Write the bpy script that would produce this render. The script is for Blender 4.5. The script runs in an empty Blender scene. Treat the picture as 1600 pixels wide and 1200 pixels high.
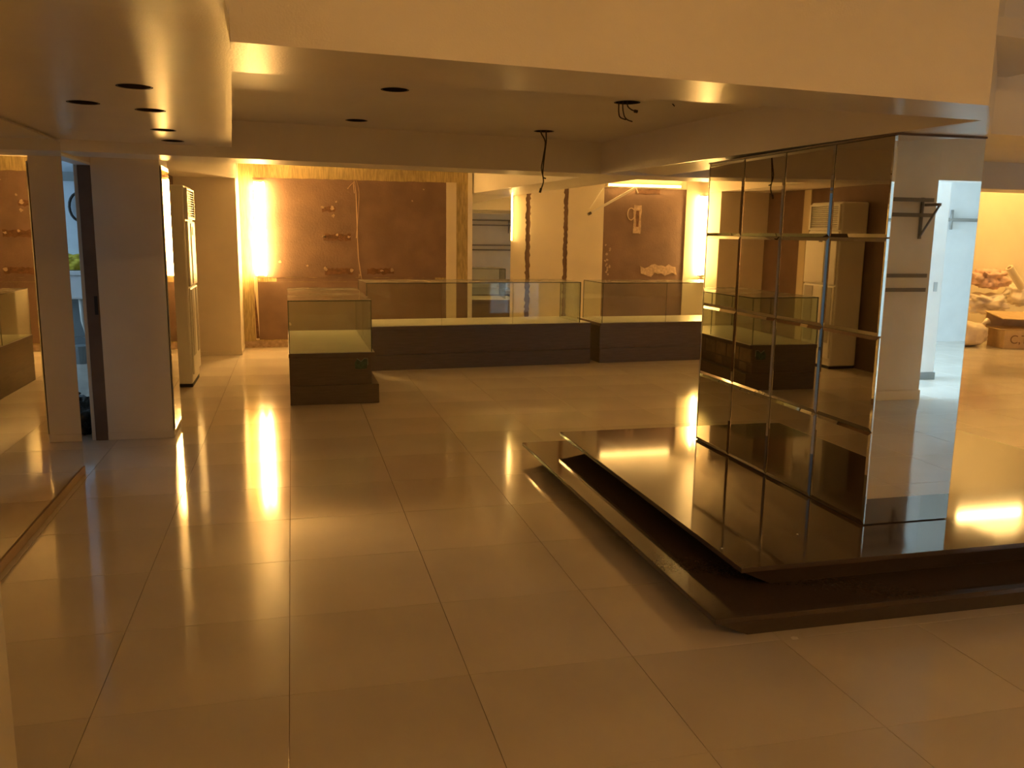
import bpy, bmesh, math, random
from mathutils import Vector, Matrix, noise
random.seed(7)
scene = bpy.context.scene
C = scene.collection

# ------------------------------------------------------------------ camera
CF = 1346.688
YAW, PITCH, ROLL = 0.24945490, 0.17295306, 0.01392032
CAM = Vector((0.0496205, -2.697782, 1.498395))
_f = Vector((math.sin(YAW)*math.cos(PITCH), math.cos(YAW)*math.cos(PITCH), -math.sin(PITCH)))
_r = Vector((math.cos(YAW), -math.sin(YAW), 0)); _u = _r.cross(_f)
RR = math.cos(ROLL)*_r + math.sin(ROLL)*_u
UU = -math.sin(ROLL)*_r + math.cos(ROLL)*_u
cam_d = bpy.data.cameras.new('camera'); cam = bpy.data.objects.new('camera', cam_d); C.objects.link(cam)
cam_d.sensor_fit = 'HORIZONTAL'; cam_d.sensor_width = 36; cam_d.lens = CF*36/1600
cam_d.clip_start = 0.02; cam_d.clip_end = 100
M = Matrix((RR, UU, -_f)).transposed().to_4x4(); M.translation = CAM
cam.matrix_world = M
scene.camera = cam

# ------------------------------------------------------------------ view, world
scene.view_settings.view_transform = 'Standard'; scene.view_settings.look = 'None'
scene.view_settings.gamma = 1; scene.view_settings.use_curve_mapping = False
scene.view_settings.exposure = 0.14
w = bpy.data.worlds.new('world'); scene.world = w; w.use_nodes = True
w.node_tree.nodes['Background'].inputs[0].default_value = (0.5, 0.65, 0.9, 1)
w.node_tree.nodes['Background'].inputs[1].default_value = 0.0
scene.cycles.use_denoising = True
scene.cycles.max_bounces = 14; scene.cycles.diffuse_bounces = 6; scene.cycles.glossy_bounces = 8
scene.cycles.transparent_max_bounces = 24
scene.cycles.sample_clamp_indirect = 60.0
scene.cycles.caustics_refractive = False
scene.cycles.blur_glossy = 0.3

WARM = (1.0, 0.565, 0.165)
TUBE_E = 190.0       # glowing fluorescent tubes
TUBE_RIGHT, TUBE_MID, TUBE_LOW = 130.0, 38.0, 26.0
REAR_E = 102.0       # lamp behind the photographer
COVE_E = 200.0       # tubes high on the far right wall
SKY = (0.47, 0.73, 1.0)
WIN_REAR = 28.0     # daylight windows
WIN_LEFT = 5.5

# ------------------------------------------------------------------ pixel helpers (1600 x 1200 frame)
def ray(x, y): return (x-800)/CF*RR - (y-600)/CF*UU + _f
def onz(x, y, z):
    d = ray(x, y); return CAM + d*((z-CAM.z)/d.z)
def ony(x, y, Y):
    d = ray(x, y); return CAM + d*((Y-CAM.y)/d.y)
def onx(x, y, X):
    d = ray(x, y); return CAM + d*((X-CAM.x)/d.x)
def pix(p):
    d = Vector(p)-CAM; z = d.dot(_f)
    return (800+CF*d.dot(RR)/z, 600-CF*d.dot(UU)/z, z)

# ------------------------------------------------------------------ materials
MATS = {}
def mat(name, col, rough=0.5, metal=0.0, spec=0.5, var=0.0, vscale=4.0, col2=None, bump=0.0, bscale=60.0,
        rand=0.0, coat=0.0, rvar=0.0, stretch=None, detail=4.0):
    m = bpy.data.materials.new(name); m.use_nodes = True; nt = m.node_tree; b = nt.nodes['Principled BSDF']
    b.inputs['Roughness'].default_value = rough; b.inputs['Metallic'].default_value = metal
    b.inputs['Specular IOR Level'].default_value = spec; b.inputs['Coat Weight'].default_value = coat
    b.inputs['Coat Roughness'].default_value = 0.05
    c = (*col, 1); b.inputs['Base Color'].default_value = c
    tc = nt.nodes.new('ShaderNodeTexCoord'); vec = tc.outputs['Object']
    if stretch:
        mp = nt.nodes.new('ShaderNodeMapping'); mp.inputs['Scale'].default_value = stretch
        nt.links.new(vec, mp.inputs['Vector']); vec = mp.outputs['Vector']
    last = None
    if col2 is not None or var > 0:
        n = nt.nodes.new('ShaderNodeTexNoise'); n.inputs['Scale'].default_value = vscale; n.inputs['Detail'].default_value = detail
        nt.links.new(vec, n.inputs['Vector'])
        r = nt.nodes.new('ShaderNodeValToRGB'); r.color_ramp.elements[0].position = 0.35; r.color_ramp.elements[1].position = 0.68
        k = 1-var
        r.color_ramp.elements[0].color = (col[0]*k, col[1]*k, col[2]*k, 1)
        r.color_ramp.elements[1].color = (*col2, 1) if col2 else (min(1, col[0]*(1+var)), min(1, col[1]*(1+var)), min(1, col[2]*(1+var)), 1)
        nt.links.new(n.outputs['Fac'], r.inputs['Fac']); last = r.outputs['Color']
        if rvar > 0:
            mr = nt.nodes.new('ShaderNodeMapRange'); mr.inputs['To Min'].default_value = max(0.01, rough-rvar); mr.inputs['To Max'].default_value = rough+rvar
            nt.links.new(n.outputs['Fac'], mr.inputs['Value']); nt.links.new(mr.outputs['Result'], b.inputs['Roughness'])
    if rand > 0:
        oi = nt.nodes.new('ShaderNodeObjectInfo'); hs = nt.nodes.new('ShaderNodeHueSaturation')
        mr = nt.nodes.new('ShaderNodeMapRange'); mr.inputs['To Min'].default_value = 1-rand; mr.inputs['To Max'].default_value = 1+rand
        nt.links.new(oi.outputs['Random'], mr.inputs['Value']); nt.links.new(mr.outputs['Result'], hs.inputs['Value'])
        if last: nt.links.new(last, hs.inputs['Color'])
        else: hs.inputs['Color'].default_value = c
        last = hs.outputs['Color']
    if last: nt.links.new(last, b.inputs['Base Color'])
    if bump > 0:
        n2 = nt.nodes.new('ShaderNodeTexNoise'); n2.inputs['Scale'].default_value = bscale; n2.inputs['Detail'].default_value = 3
        nt.links.new(vec, n2.inputs['Vector'])
        bp = nt.nodes.new('ShaderNodeBump'); bp.inputs['Strength'].default_value = bump; bp.inputs['Distance'].default_value = 0.01
        nt.links.new(n2.outputs['Fac'], bp.inputs['Height']); nt.links.new(bp.outputs['Normal'], b.inputs['Normal'])
    MATS[name] = m; return m
def emit(name, col, s):
    m = bpy.data.materials.new(name); m.use_nodes = True; nt = m.node_tree
    for n in list(nt.nodes): nt.nodes.remove(n)
    o = nt.nodes.new('ShaderNodeOutputMaterial'); e = nt.nodes.new('ShaderNodeEmission')
    e.inputs[0].default_value = (*col, 1); e.inputs[1].default_value = s
    nt.links.new(e.outputs[0], o.inputs[0]); m.cycles.emission_sampling = 'FRONT'; MATS[name] = m; return m
def glass(name, tint, dust):
    m = bpy.data.materials.new(name); m.use_nodes = True; nt = m.node_tree
    for n in list(nt.nodes): nt.nodes.remove(n)
    o = nt.nodes.new('ShaderNodeOutputMaterial'); t = nt.nodes.new('ShaderNodeBsdfTransparent'); g = nt.nodes.new('ShaderNodeBsdfGlossy')
    d = nt.nodes.new('ShaderNodeBsdfDiffuse'); d.inputs[0].default_value = (0.75, 0.7, 0.6, 1)
    t.inputs[0].default_value = (*tint, 1); g.inputs['Roughness'].default_value = 0.03
    fr = nt.nodes.new('ShaderNodeFresnel'); ge = nt.nodes.new('ShaderNodeNewGeometry')
    ii = nt.nodes.new('ShaderNodeMapRange'); ii.inputs['To Min'].default_value = 1.5; ii.inputs['To Max'].default_value = 1/1.5
    nt.links.new(ge.outputs['Backfacing'], ii.inputs['Value']); nt.links.new(ii.outputs[0], fr.inputs[0])
    mx = nt.nodes.new('ShaderNodeMixShader'); nt.links.new(fr.outputs[0], mx.inputs[0]); nt.links.new(t.outputs[0], mx.inputs[1]); nt.links.new(g.outputs[0], mx.inputs[2])
    n = nt.nodes.new('ShaderNodeTexNoise'); n.inputs['Scale'].default_value = 3.0; n.inputs['Detail'].default_value = 6
    tc = nt.nodes.new('ShaderNodeTexCoord'); nt.links.new(tc.outputs['Object'], n.inputs['Vector'])
    mr = nt.nodes.new('ShaderNodeMapRange'); mr.inputs['From Min'].default_value = 0.35; mr.inputs['From Max'].default_value = 0.75
    mr.inputs['To Min'].default_value = dust*0.3; mr.inputs['To Max'].default_value = dust
    nt.links.new(n.outputs['Fac'], mr.inputs['Value'])
    m2 = nt.nodes.new('ShaderNodeMixShader'); nt.links.new(mr.outputs[0], m2.inputs[0]); nt.links.new(mx.outputs[0], m2.inputs[1]); nt.links.new(d.outputs[0], m2.inputs[2])
    nt.links.new(m2.outputs[0], o.inputs[0]); MATS[name] = m; return m

mat('tile', (0.70, 0.64, 0.55), 0.10, var=0.06, vscale=1.3, rand=0.03, rvar=0.03, bump=0.010, bscale=3.0)
mat('grout', (0.20, 0.15, 0.10), 0.8)
mat('paint', (0.84, 0.79, 0.71), 0.33, var=0.03, vscale=2.0, bump=0.10, bscale=240)
mat('gloss_paint', (0.82, 0.77, 0.69), 0.28, spec=0.22, var=0.03, vscale=2.0, bump=0.10, bscale=170)
mat('bay_paint', (0.84, 0.79, 0.71), 0.36, var=0.03, vscale=2.0, bump=0.08, bscale=200)
mat('beige', (0.72, 0.65, 0.54), 0.5, var=0.04, vscale=2.5, bump=0.05, bscale=120)
mat('white_paint', (0.80, 0.76, 0.68), 0.4, var=0.04, vscale=3)
mat('cream', (0.74, 0.66, 0.49), 0.45, var=0.05, vscale=1.5)
mat('brown', (0.205, 0.132, 0.096), 0.75, var=0.12, vscale=3.5, bump=0.25, bscale=45, detail=8)
mat('brown_dark', (0.15, 0.075, 0.04), 0.85, var=0.3, vscale=20, bump=0.4, bscale=60)
mat('chip', (0.46, 0.34, 0.24), 0.8, var=0.2, vscale=30)
mat('adhesive', (0.46, 0.37, 0.18), 0.7, var=0.25, vscale=9, bump=0.2, bscale=60, stretch=(8, 1, 1))
mat('mirror', (0.78, 0.76, 0.70), 0.012, metal=1.0)
mat('mirror_tile', (0.60, 0.575, 0.51), 0.012, metal=1.0)
mat('mirror_clear', (0.86, 0.87, 0.85), 0.012, metal=1.0)
mat('core', (0.10, 0.075, 0.05), 0.6)
mat('granite', (0.085, 0.058, 0.045), 0.065, var=0.05, vscale=90)
mat('granite_edge', (0.085, 0.058, 0.042), 0.3, var=0.08, vscale=40)
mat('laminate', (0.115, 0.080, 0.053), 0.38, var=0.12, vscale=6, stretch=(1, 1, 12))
mat('laminate_lit', (0.15, 0.105, 0.07), 0.38, var=0.12, vscale=6, stretch=(1, 1, 12))  # same laminate with a lit tone put into its colour
mat('patch', (0.21, 0.145, 0.085), 0.55, var=0.25, vscale=8)
mat('deck', (0.84, 0.82, 0.74), 0.25, var=0.04, vscale=3)
mat('glass_edge', (0.035, 0.05, 0.038), 0.15)
mat('ac_white', (0.80, 0.78, 0.72), 0.32, var=0.02)
mat('ac_grey', (0.42, 0.39, 0.34), 0.4)
mat('dark', (0.02, 0.017, 0.014), 0.5)
mat('hole', (0.035, 0.022, 0.014), 0.9)
mat('wire_dark', (0.05, 0.035, 0.02), 0.5)
mat('wire_tan', (0.48, 0.33, 0.21), 0.5)
mat('metal_white', (0.70, 0.66, 0.56), 0.35)
mat('steel', (0.45, 0.45, 0.45), 0.3, metal=1.0)
mat('rail', (0.20, 0.18, 0.15), 0.4)
mat('blue_wall', (0.66, 0.76, 0.86), 0.5, var=0.04)
mat('room_white', (0.86, 0.87, 0.88), 0.45, var=0.03)
mat('sack', (0.80, 0.69, 0.55), 0.55, var=0.12, vscale=7, bump=0.5, bscale=14)
mat('sack_red', (0.72, 0.48, 0.36), 0.6, var=0.2, vscale=8, bump=0.5, bscale=14)
mat('cardboard', (0.56, 0.40, 0.21), 0.75, var=0.08, vscale=10)
mat('print', (0.22, 0.13, 0.06), 0.8)
mat('bin_bag', (0.018, 0.017, 0.017), 0.25, bump=0.6, bscale=22)
mat('yellow', (0.72, 0.58, 0.05), 0.7, var=0.2, vscale=14, bump=0.4, bscale=30)
mat('green_tape', (0.035, 0.075, 0.04), 0.35, var=0.4, vscale=30)
mat('tape_edge', (0.30, 0.33, 0.26), 0.4)
mat('wood_trim', (0.42, 0.29, 0.17), 0.35, var=0.1, vscale=5)
mat('dark_wood', (0.16, 0.10, 0.06), 0.4, var=0.15, vscale=5)
mat('sink_white', (0.86, 0.88, 0.90), 0.2)
mat('sink_grey', (0.26, 0.29, 0.30), 0.4)
emit('tube_light', WARM, TUBE_E)
emit('tube_mid', WARM, TUBE_MID)
emit('tube_right', WARM, TUBE_RIGHT)
emit('tube_low', WARM, TUBE_LOW)
emit('rear_light', (1.0, 0.53, 0.15), REAR_E)
emit('cove_light', (1.0, 0.60, 0.19), COVE_E)
emit('sky_rear', SKY, WIN_REAR)
emit('sky_left', (0.50, 0.76, 1.0), WIN_LEFT)
glass('pane', (0.90, 0.94, 0.90), 0.06)
glass('pane_top', (0.88, 0.92, 0.88), 0.42)

# ------------------------------------------------------------------ mesh helpers
class MB:
    def __init__(s): s.v = []; s.f = []; s.mi = []
    def add(s, vs, fs, mi=0):
        o = len(s.v); s.v += [tuple(v) for v in vs]; s.f += [tuple(i+o for i in f) for f in fs]; s.mi += [mi]*len(fs); return s
    def box(s, x0, x1, y0, y1, z0, z1, mi=0):
        return s.add([(x0,y0,z0),(x1,y0,z0),(x1,y1,z0),(x0,y1,z0),(x0,y0,z1),(x1,y0,z1),(x1,y1,z1),(x0,y1,z1)],
                     [(0,3,2,1),(4,5,6,7),(0,1,5,4),(1,2,6,5),(2,3,7,6),(3,0,4,7)], mi)
    def prism(s, poly, zb, zt, mi=0):
        """poly: list of (x, y), counter-clockwise from above; zb / zt numbers or lists"""
        n = len(poly); zb = zb if isinstance(zb, (list, tuple)) else [zb]*n; zt = zt if isinstance(zt, (list, tuple)) else [zt]*n
        vs = [(p[0], p[1], zb[i]) for i, p in enumerate(poly)] + [(p[0], p[1], zt[i]) for i, p in enumerate(poly)]
        fs = [tuple(range(n-1, -1, -1)), tuple(range(n, 2*n))] + [(i, (i+1) % n, n+(i+1) % n, n+i) for i in range(n)]
        return s.add(vs, fs, mi)
    def plate(s, poly, y0, y1, mi=0):
        """poly: list of (x, z) counter-clockwise seen from -Y; thickness from y0 (front) to y1"""
        n = len(poly)
        vs = [(p[0], y0, p[1]) for p in poly] + [(p[0], y1, p[1]) for p in poly]
        fs = [tuple(range(n)), tuple(range(2*n-1, n-1, -1))] + [((i+1) % n, i, n+i, n+(i+1) % n) for i in range(n)]
        return s.add(vs, fs, mi)
    def tube(s, pts, r, n=8, mi=0, caps=True):
        pts = [Vector(p) for p in pts]; o = len(s.v); prev = None
        rs = r if isinstance(r, (list, tuple)) else [r]*len(pts)
        for i, p in enumerate(pts):
            d = (pts[min(i+1, len(pts)-1)]-pts[max(i-1, 0)]).normalized()
            if prev is None: a = d.orthogonal().normalized()
            else: a = (prev - d*prev.dot(d)).normalized()
            prev = a; b = d.cross(a)
            for k in range(n):
                t = 2*math.pi*k/n; s.v.append(tuple(p + (a*math.cos(t)+b*math.sin(t))*rs[i]))
        for i in range(len(pts)-1):
            for k in range(n):
                s.f.append((o+i*n+k, o+i*n+(k+1) % n, o+(i+1)*n+(k+1) % n, o+(i+1)*n+k)); s.mi.append(mi)
        if caps:
            s.f.append(tuple(o+k for k in range(n-1, -1, -1))); s.mi.append(mi)
            e = o+(len(pts)-1)*n; s.f.append(tuple(e+k for k in range(n))); s.mi.append(mi)
        return s
    def mesh(s, name, mats):
        me = bpy.data.meshes.new(name); me.from_pydata(s.v, [], s.f)
        for m in (mats if isinstance(mats, (list, tuple)) else [mats]): me.materials.append(MATS[m])
        me.polygons.foreach_set('material_index', s.mi); me.update(); return me
    def build(s, name, mats, parent=None, bevel=0.0, smooth=False, seg=2):
        me = s.mesh(name, mats)
        bm = bmesh.new(); bm.from_mesh(me); bmesh.ops.recalc_face_normals(bm, faces=bm.faces); bm.to_mesh(me); bm.free()
        o = link(name, me, parent)
        if smooth: me.polygons.foreach_set('use_smooth', [True]*len(me.polygons))
        if bevel > 0:
            md = o.modifiers.new('edge', 'BEVEL'); md.width = bevel; md.segments = seg; md.limit_method = 'ANGLE'
        return o
def link(name, me, parent=None):
    o = bpy.data.objects.new(name, me); C.objects.link(o)
    if parent is not None: o.parent = parent
    return o
def tag(o, label=None, cat=None, group=None, kind=None):
    if label: o['label'] = label
    if cat: o['category'] = cat
    if group: o['group'] = group
    if kind: o['kind'] = kind
    return o
def thing(name, label, cat, loc=(0, 0, 0), rz=0, group=None):
    o = bpy.data.objects.new(name, None); C.objects.link(o); o.location = loc; o.rotation_euler = (0, 0, rz); o.empty_display_size = 0.1
    return tag(o, label, cat, group)
def struct(name, label=None, cat=None):
    o = bpy.data.objects.new(name, None); C.objects.link(o); o.empty_display_size = 0.1
    return tag(o, label, cat, kind='structure')
def copy_tree(o, parent=None):
    c = o.copy(); C.objects.link(c); c.parent = parent
    for ch in list(o.children): copy_tree(ch, c)
    return c
def poly_holes(name, outer, holes, z, th, material, parent):
    """flat panel, underside at z, with round holes cut through"""
    cu = bpy.data.curves.new(name, 'CURVE'); cu.dimensions = '2D'; cu.fill_mode = 'BOTH'; cu.extrude = th/2
    def sp(pts):
        s = cu.splines.new('POLY'); s.points.add(len(pts)-1); s.use_cyclic_u = True
        for p, q in zip(s.points, pts): p.co = (q[0], q[1], 0, 1)
    sp(outer)
    for (hx, hy, r) in holes: sp([(hx+r*math.cos(2*math.pi*k/24), hy+r*math.sin(2*math.pi*k/24)) for k in range(24)])
    tmp = bpy.data.objects.new('tmp', cu); C.objects.link(tmp)
    dg = bpy.context.evaluated_depsgraph_get(); me = bpy.data.meshes.new_from_object(tmp.evaluated_get(dg))
    bpy.data.objects.remove(tmp); bpy.data.curves.remove(cu)
    me.name = name; me.materials.clear(); me.materials.append(MATS[material])
    for v in me.vertices: v.co.z += z+th/2
    return link(name, me, parent)
def blob(name, c, r, material, parent=None, amp=0.18, freq=2.2, seed=0, flat=0.0, sub=4, power=0.8):
    bm = bmesh.new(); bmesh.ops.create_icosphere(bm, subdivisions=sub, radius=1.0)
    for v in bm.verts:
        p = v.co.copy(); q = Vector([math.copysign(abs(a)**power, a) for a in p])
        k = 1 + amp*noise.noise(p*freq+Vector((seed*3.1, seed*1.7, seed))) - amp*0.9*abs(noise.noise(p*freq*1.7+Vector((seed, 5, 2)))) + amp*0.6*abs(noise.noise(p*freq*3.6+Vector((seed, 5, 2))))
        q = Vector((q.x*r[0], q.y*r[1], q.z*r[2]))*k
        q += Vector(c)
        if q.z < flat: q.z = flat + (q.z-flat)*0.04 + 0.0
        v.co = q
    zmin = min(v.co.z for v in bm.verts)
    me = bpy.data.meshes.new(name); bm.to_mesh(me); bm.free(); me.materials.append(MATS[material])
    me.polygons.foreach_set('use_smooth', [True]*len(me.polygons))
    return link(name, me, parent)

# ================================================================== FLOOR
floor = struct('floor', 'polished cream square floor tiles with thin dark joints', 'floor')
MB().box(-4.6, 13.2, -7.4, 9.7, -0.12, -0.010).build('floor_base', 'grout', floor)
T, J = 0.6, 0.0022
def tile_mb(mb, cx, cy, x0=-T/2+J/2, e=0.0004):
    a = T/2-J/2; b = a-e
    mb.add([(cx-a,cy-a,-0.012),(cx+a,cy-a,-0.012),(cx+a,cy+a,-0.012),(cx-a,cy+a,-0.012),
            (cx-a,cy-a,-0.0003),(cx+a,cy-a,-0.0003),(cx+a,cy+a,-0.0003),(cx-a,cy+a,-0.0003),
            (cx-b,cy-b,0),(cx+b,cy-b,0),(cx+b,cy+b,0),(cx-b,cy+b,0)],
           [(0,1,5,4),(1,2,6,5),(2,3,7,6),(3,0,4,7),(4,5,9,8),(5,6,10,9),(6,7,11,10),(7,4,8,11),(8,9,10,11)])
cells = []
for i in range(-7, 22):
    for j in range(-12, 16):
        cx, cy = (i+.5)*T, (j+.5)*T
        p = pix((cx, cy, 0)); d = (Vector((cx, cy, 0))-CAM).length
        vis = p[2] > 0.5 and -90 < p[0] < 1690 and 300 < p[1] < 1290
        blocked = (1.6 < cx < 4.5 and 0.1 < cy < 2.75) or (cx < -1.3) or cy > 8.8
        cells.append((0 if (vis and not blocked) else 1, d, cx, cy))
cells.sort()
mb = MB(); tile_mb(mb, 0, 0); tile_me = mb.mesh('floor_tile', 'tile')
rest = MB()
for k, (v, d, cx, cy) in enumerate(cells):
    if k < 300 and v == 0:
        o = link('floor_tile', tile_me, floor); o.location = (cx, cy, random.uniform(-0.0003, 0.0))
    else: tile_mb(rest, cx, cy)
tag(rest.build('floor_tile_rest', 'tile', floor), kind='stuff')

# ================================================================== WALLS
# left wall, with the mirror in front of it and the doorway after it
XL = -1.262
wl = struct('wall_left', 'beige painted wall behind the big wall mirror', 'wall')
MB().box(XL-0.09, XL, -7.2, 2.95, 0, 2.6).build('wall_panel', 'beige', wl)
MB().box(XL-0.09, XL, 2.95, 3.84, 1.93, 2.6).build('door_header', 'beige', wl)
MB().box(XL-0.09, XL, 4.24, 8.2, 0, 2.6).build('wall_panel', 'brown', wl)
MB().box(XL-0.09, XL, 3.90, 4.24, 0, 2.6).build('wall_panel', 'beige', wl)
MB().box(XL-0.09, XL+0.012, 7.15, 7.30, 0, 2.09).build('pale_strip', 'cream', wl)
# doorway lining
dr = struct('door_1', 'open doorway to the bluish washroom beside the pillar', 'door')
MB().box(-1.345, -1.262, 3.835, 3.90, 0, 1.93).build('door_jamb', 'dark_wood', dr, bevel=0.004)
MB().box(-1.372, -1.346, 3.85, 3.90, 0, 1.93).build('door_stop', 'beige', dr, bevel=0.003)
MB().box(XL-0.10, XL+0.004, 2.925, 2.95, 0, 1.95).build('door_jamb', 'beige', dr, bevel=0.003)
MB().box(XL-0.092, XL+0.002, 2.95, 3.835, 1.915, 1.93).build('door_lining', 'room_white', dr)
MB().box(-1.292, -1.270, 3.826, 3.836, 0.90, 1.03).build('lock_plate', 'dark', dr)
# pillar beside the doorway
pl = struct('wall_pillar', 'beige square pillar with a narrow mirror on its side', 'pillar')
MB().box(-1.262, -0.822, 3.835, 4.24, 0, 2.0).build('pillar_shaft', 'beige', pl, bevel=0.004)
MB().box(-1.262, -0.818, 3.829, 4.236, 0, 0.055).build('pillar_skirting', 'beige', pl, bevel=0.003)
mo = MB().box(-0.003, 0.004, -0.198, 0.198, 0.0, 1.874).build('pillar_mirror', 'mirror', None, bevel=0.001); mo.location = (-0.8155, 4.038, 0.056); mo.rotation_euler = (0, 0, 0.015)
tag(mo, 'narrow full height mirror on the side of the beige pillar', 'mirror')
# near pier at the left edge of the view
npz = MB().box(-1.255, -0.652, -1.4, -0.5, 0, 1.994).build('wall_pier', 'cream', None, bevel=0.004); tag(npz, 'pale wall pier standing beside the big wall mirror', 'wall', kind='structure')
# pier in front of the back wall, beside the air conditioner
wp = struct('wall_nib', 'beige wall nib between the air conditioner and the bare back wall', 'wall')
MB().box(-1.262, -0.572, 8.17, 8.83, 0, 2.40).build('nib_face', 'beige', wp, bevel=0.003)
MB().box(-1.262, -0.568, 8.162, 8.83, 0, 0.05).build('nib_skirting', 'beige', wp, bevel=0.002)

# back wall, left half: stripped plaster
YB = 8.83
wb = struct('wall_back', 'stripped back wall with brown plaster and yellow glue bands', 'wall')
MB().box(-0.60, 2.35, YB, YB+0.12, 0, 2.45).build('wall_base', 'adhesive', wb)
def chip(x, z, s, Y, th, m, par, name='plaster_chip', ex=1.0):
    n = 9; pts = [(x+s*ex*random.uniform(0.35, 1.0)*math.cos(2*math.pi*k/n), z+s*random.uniform(0.35, 1.0)*math.sin(2*math.pi*k/n)) for k in range(n)]
    return MB().plate(pts, Y-th, Y).build(name, m, par)
def rough_rect(x0, x1, z0, z1, amp, step=0.06, top=True, sides=True):
    pts = []
    nx = max(2, int((x1-x0)/step)); nz = max(2, int((z1-z0)/step)); j = lambda on: random.uniform(-amp, amp) if on else 0
    for i in range(nx): pts.append((x0+(x1-x0)*i/nx, z0+j(top)))
    for i in range(nz): pts.append((x1+j(sides), z0+(z1-z0)*i/nz))
    for i in range(nx): pts.append((x1-(x1-x0)*i/nx, z1+j(top)))
    for i in range(nz): pts.append((x0+j(sides), z1-(z1-z0)*i/nz))
    return pts
MB().plate(rough_rect(-0.40, 2.05, 0.90, 2.145, 0.004), YB-0.008, YB).build('plaster_panel', 'brown', wb)
MB().plate(rough_rect(-0.40, 2.34, 0.10, 0.845, 0.004), YB-0.006, YB).build('plaster_panel', 'brown', wb)
MB().plate(rough_rect(-0.15, 1.9, 0.846, 0.899, 0.003), YB-0.004, YB).build('plaster_band', 'brown', wb)
MB().box(2.052, 2.188, YB-0.014, YB, 0.1, 2.15).build('pale_strip', 'cream', wb)
MB().box(-0.43, -0.385, YB-0.010, YB, 0.10, 0.90).build('pale_strip', 'cream', wb)
MB().plate([(-0.425, 0.12), (-0.385, 0.12), (-0.40, 0.42), (-0.425, 0.75), (-0.43, 0.5)], YB-0.013, YB-0.009).build('plaster_scar', 'brown_dark', wb)
for (a, b, zc, h) in ((0.44, 0.60, 1.775, 0.035), (0.45, 0.80, 1.42, 0.045), (0.46, 0.83, 0.985, 0.042), (1.0, 1.36, 0.985, 0.04)):
    MB().plate(rough_rect(a, b, zc-h, zc+h*0.8, 0.012, 0.03), YB-0.012, YB-0.006).build('plaster_scar', 'brown_dark', wb)
    for q in range(4):
        u = random.choice([a+0.01, b-0.03, random.uniform(a, b)]); zz = zc+random.uniform(0.0, h)
        chip(u, zz, 0.022, YB-0.006, 0.012, 'chip', wb, ex=1.4)
for (x, z, s) in ((-0.10, 1.10, 0.03), (0.24, 1.05, 0.025), (0.62, 1.87, 0.02), (0.58, 1.69, 0.03), (0.0, 0.30, 0.03), (1.6, 1.9, 0.02), (1.75, 2.05, 0.02), (0.9, 0.93, 0.03)):
    chip(x, z, s*0.9, YB-0.006, 0.007, 'chip', wb)
MB().box(-0.60, 2.35, YB-0.012, YB, 0, 0.085).build('skirting', 'chip', wb)
# return and mirror recess
MB().box(2.345, 2.405, YB-0.012, YB+0.30, 0, 2.45).build('white_frame', 'white_paint', wb, bevel=0.003)
# back wall, right half
YR = 9.30
wr = struct('wall_recess', 'cream boarded wall with two brown stripes beside the tall brown plaster', 'wall')
MB().box(2.40, 7.2, YR, YR+0.12, 0, 2.6).build('wall_base', 'brown', wr)
def board(x0, x1, z0, z1, amp, name='wall_board', m='cream', th=0.012, l=True, r=True):
    pts = []; n = 80
    for i in range(2): pts.append((x0 if i == 0 else x1, z0))
    for i in range(1, n): pts.append((x1+(random.uniform(-amp, amp) if r else 0), z0+(z1-z0)*i/n))
    pts += [(x1, z1), (x0, z1)]
    for i in range(n-1, 0, -1): pts.append((x0+(random.uniform(-amp, amp) if l else 0), z0+(z1-z0)*i/n))
    return MB().plate(pts, YR-th, YR).build(name, m, wr)
board(2.98, 3.272, 0, 2.45, 0.012, l=False); board(3.342, 3.835, 0, 2.45, 0.010); board(3.897, 4.436, 0, 2.45, 0.008, r=False)
board(5.724, 7.2, 0, 2.45, 0.003, l=False); board(4.437, 5.723, 2.168, 2.45, 0.0, th=0.010)
MB().plate(rough_rect(5.05, 5.60, 0.92, 1.05, 0.035, 0.05), YR-0.006, YR).build('plaster_chip', 'chip', wr)
MB().plate(rough_rect(4.92, 5.30, 2.09, 2.15, 0.008, 0.05), YR-0.006, YR).build('plaster_chip', 'brown_dark', wr)
MB().plate(rough_rect(4.90, 5.02, 1.52, 1.93, 0.008, 0.05), YR-0.008, YR).build('plaster_scar', 'chip', wr)
MB().plate(rough_rect(4.94, 4.985, 1.62, 1.85, 0.006, 0.05), YR-0.012, YR-0.006).build('plaster_scar', 'brown_dark', wr)
ring = [(4.86+0.055*math.cos(t*math.pi/9), YR-0.006, 1.80+0.085*math.sin(t*math.pi/9)) for t in range(2, 17)]
MB().tube(ring, 0.008, 5).build('plaster_scar', 'chip', wr)
for q in range(16):
    x = 4.47+random.random()*0.09; z = 0.9+random.random()*0.6
    chip(x, z, 0.022, YR, 0.005, 'chip', wr)
# box that carries the dressing mirror, proud of the recess wall
MB().box(2.405, 2.985, 9.0, YR, 0, 2.45).build('mirror_backing', 'white_paint', wr)
dm = thing('dressing_mirror', 'tall dressing mirror between the white frame and the cream boards', 'mirror', (2.70, 8.986, 0), -0.012)
MB().box(2.415-2.70, 2.978-2.70, -0.004, 0.008, 0.30, 2.03).build('mirror_glass', 'mirror_clear', dm, bevel=0.002)
MB().box(2.405-2.70, 2.985-2.70, -0.002, 0.0095, 0.24, 0.298).build('mirror_ledge', 'white_paint', dm)
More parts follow.
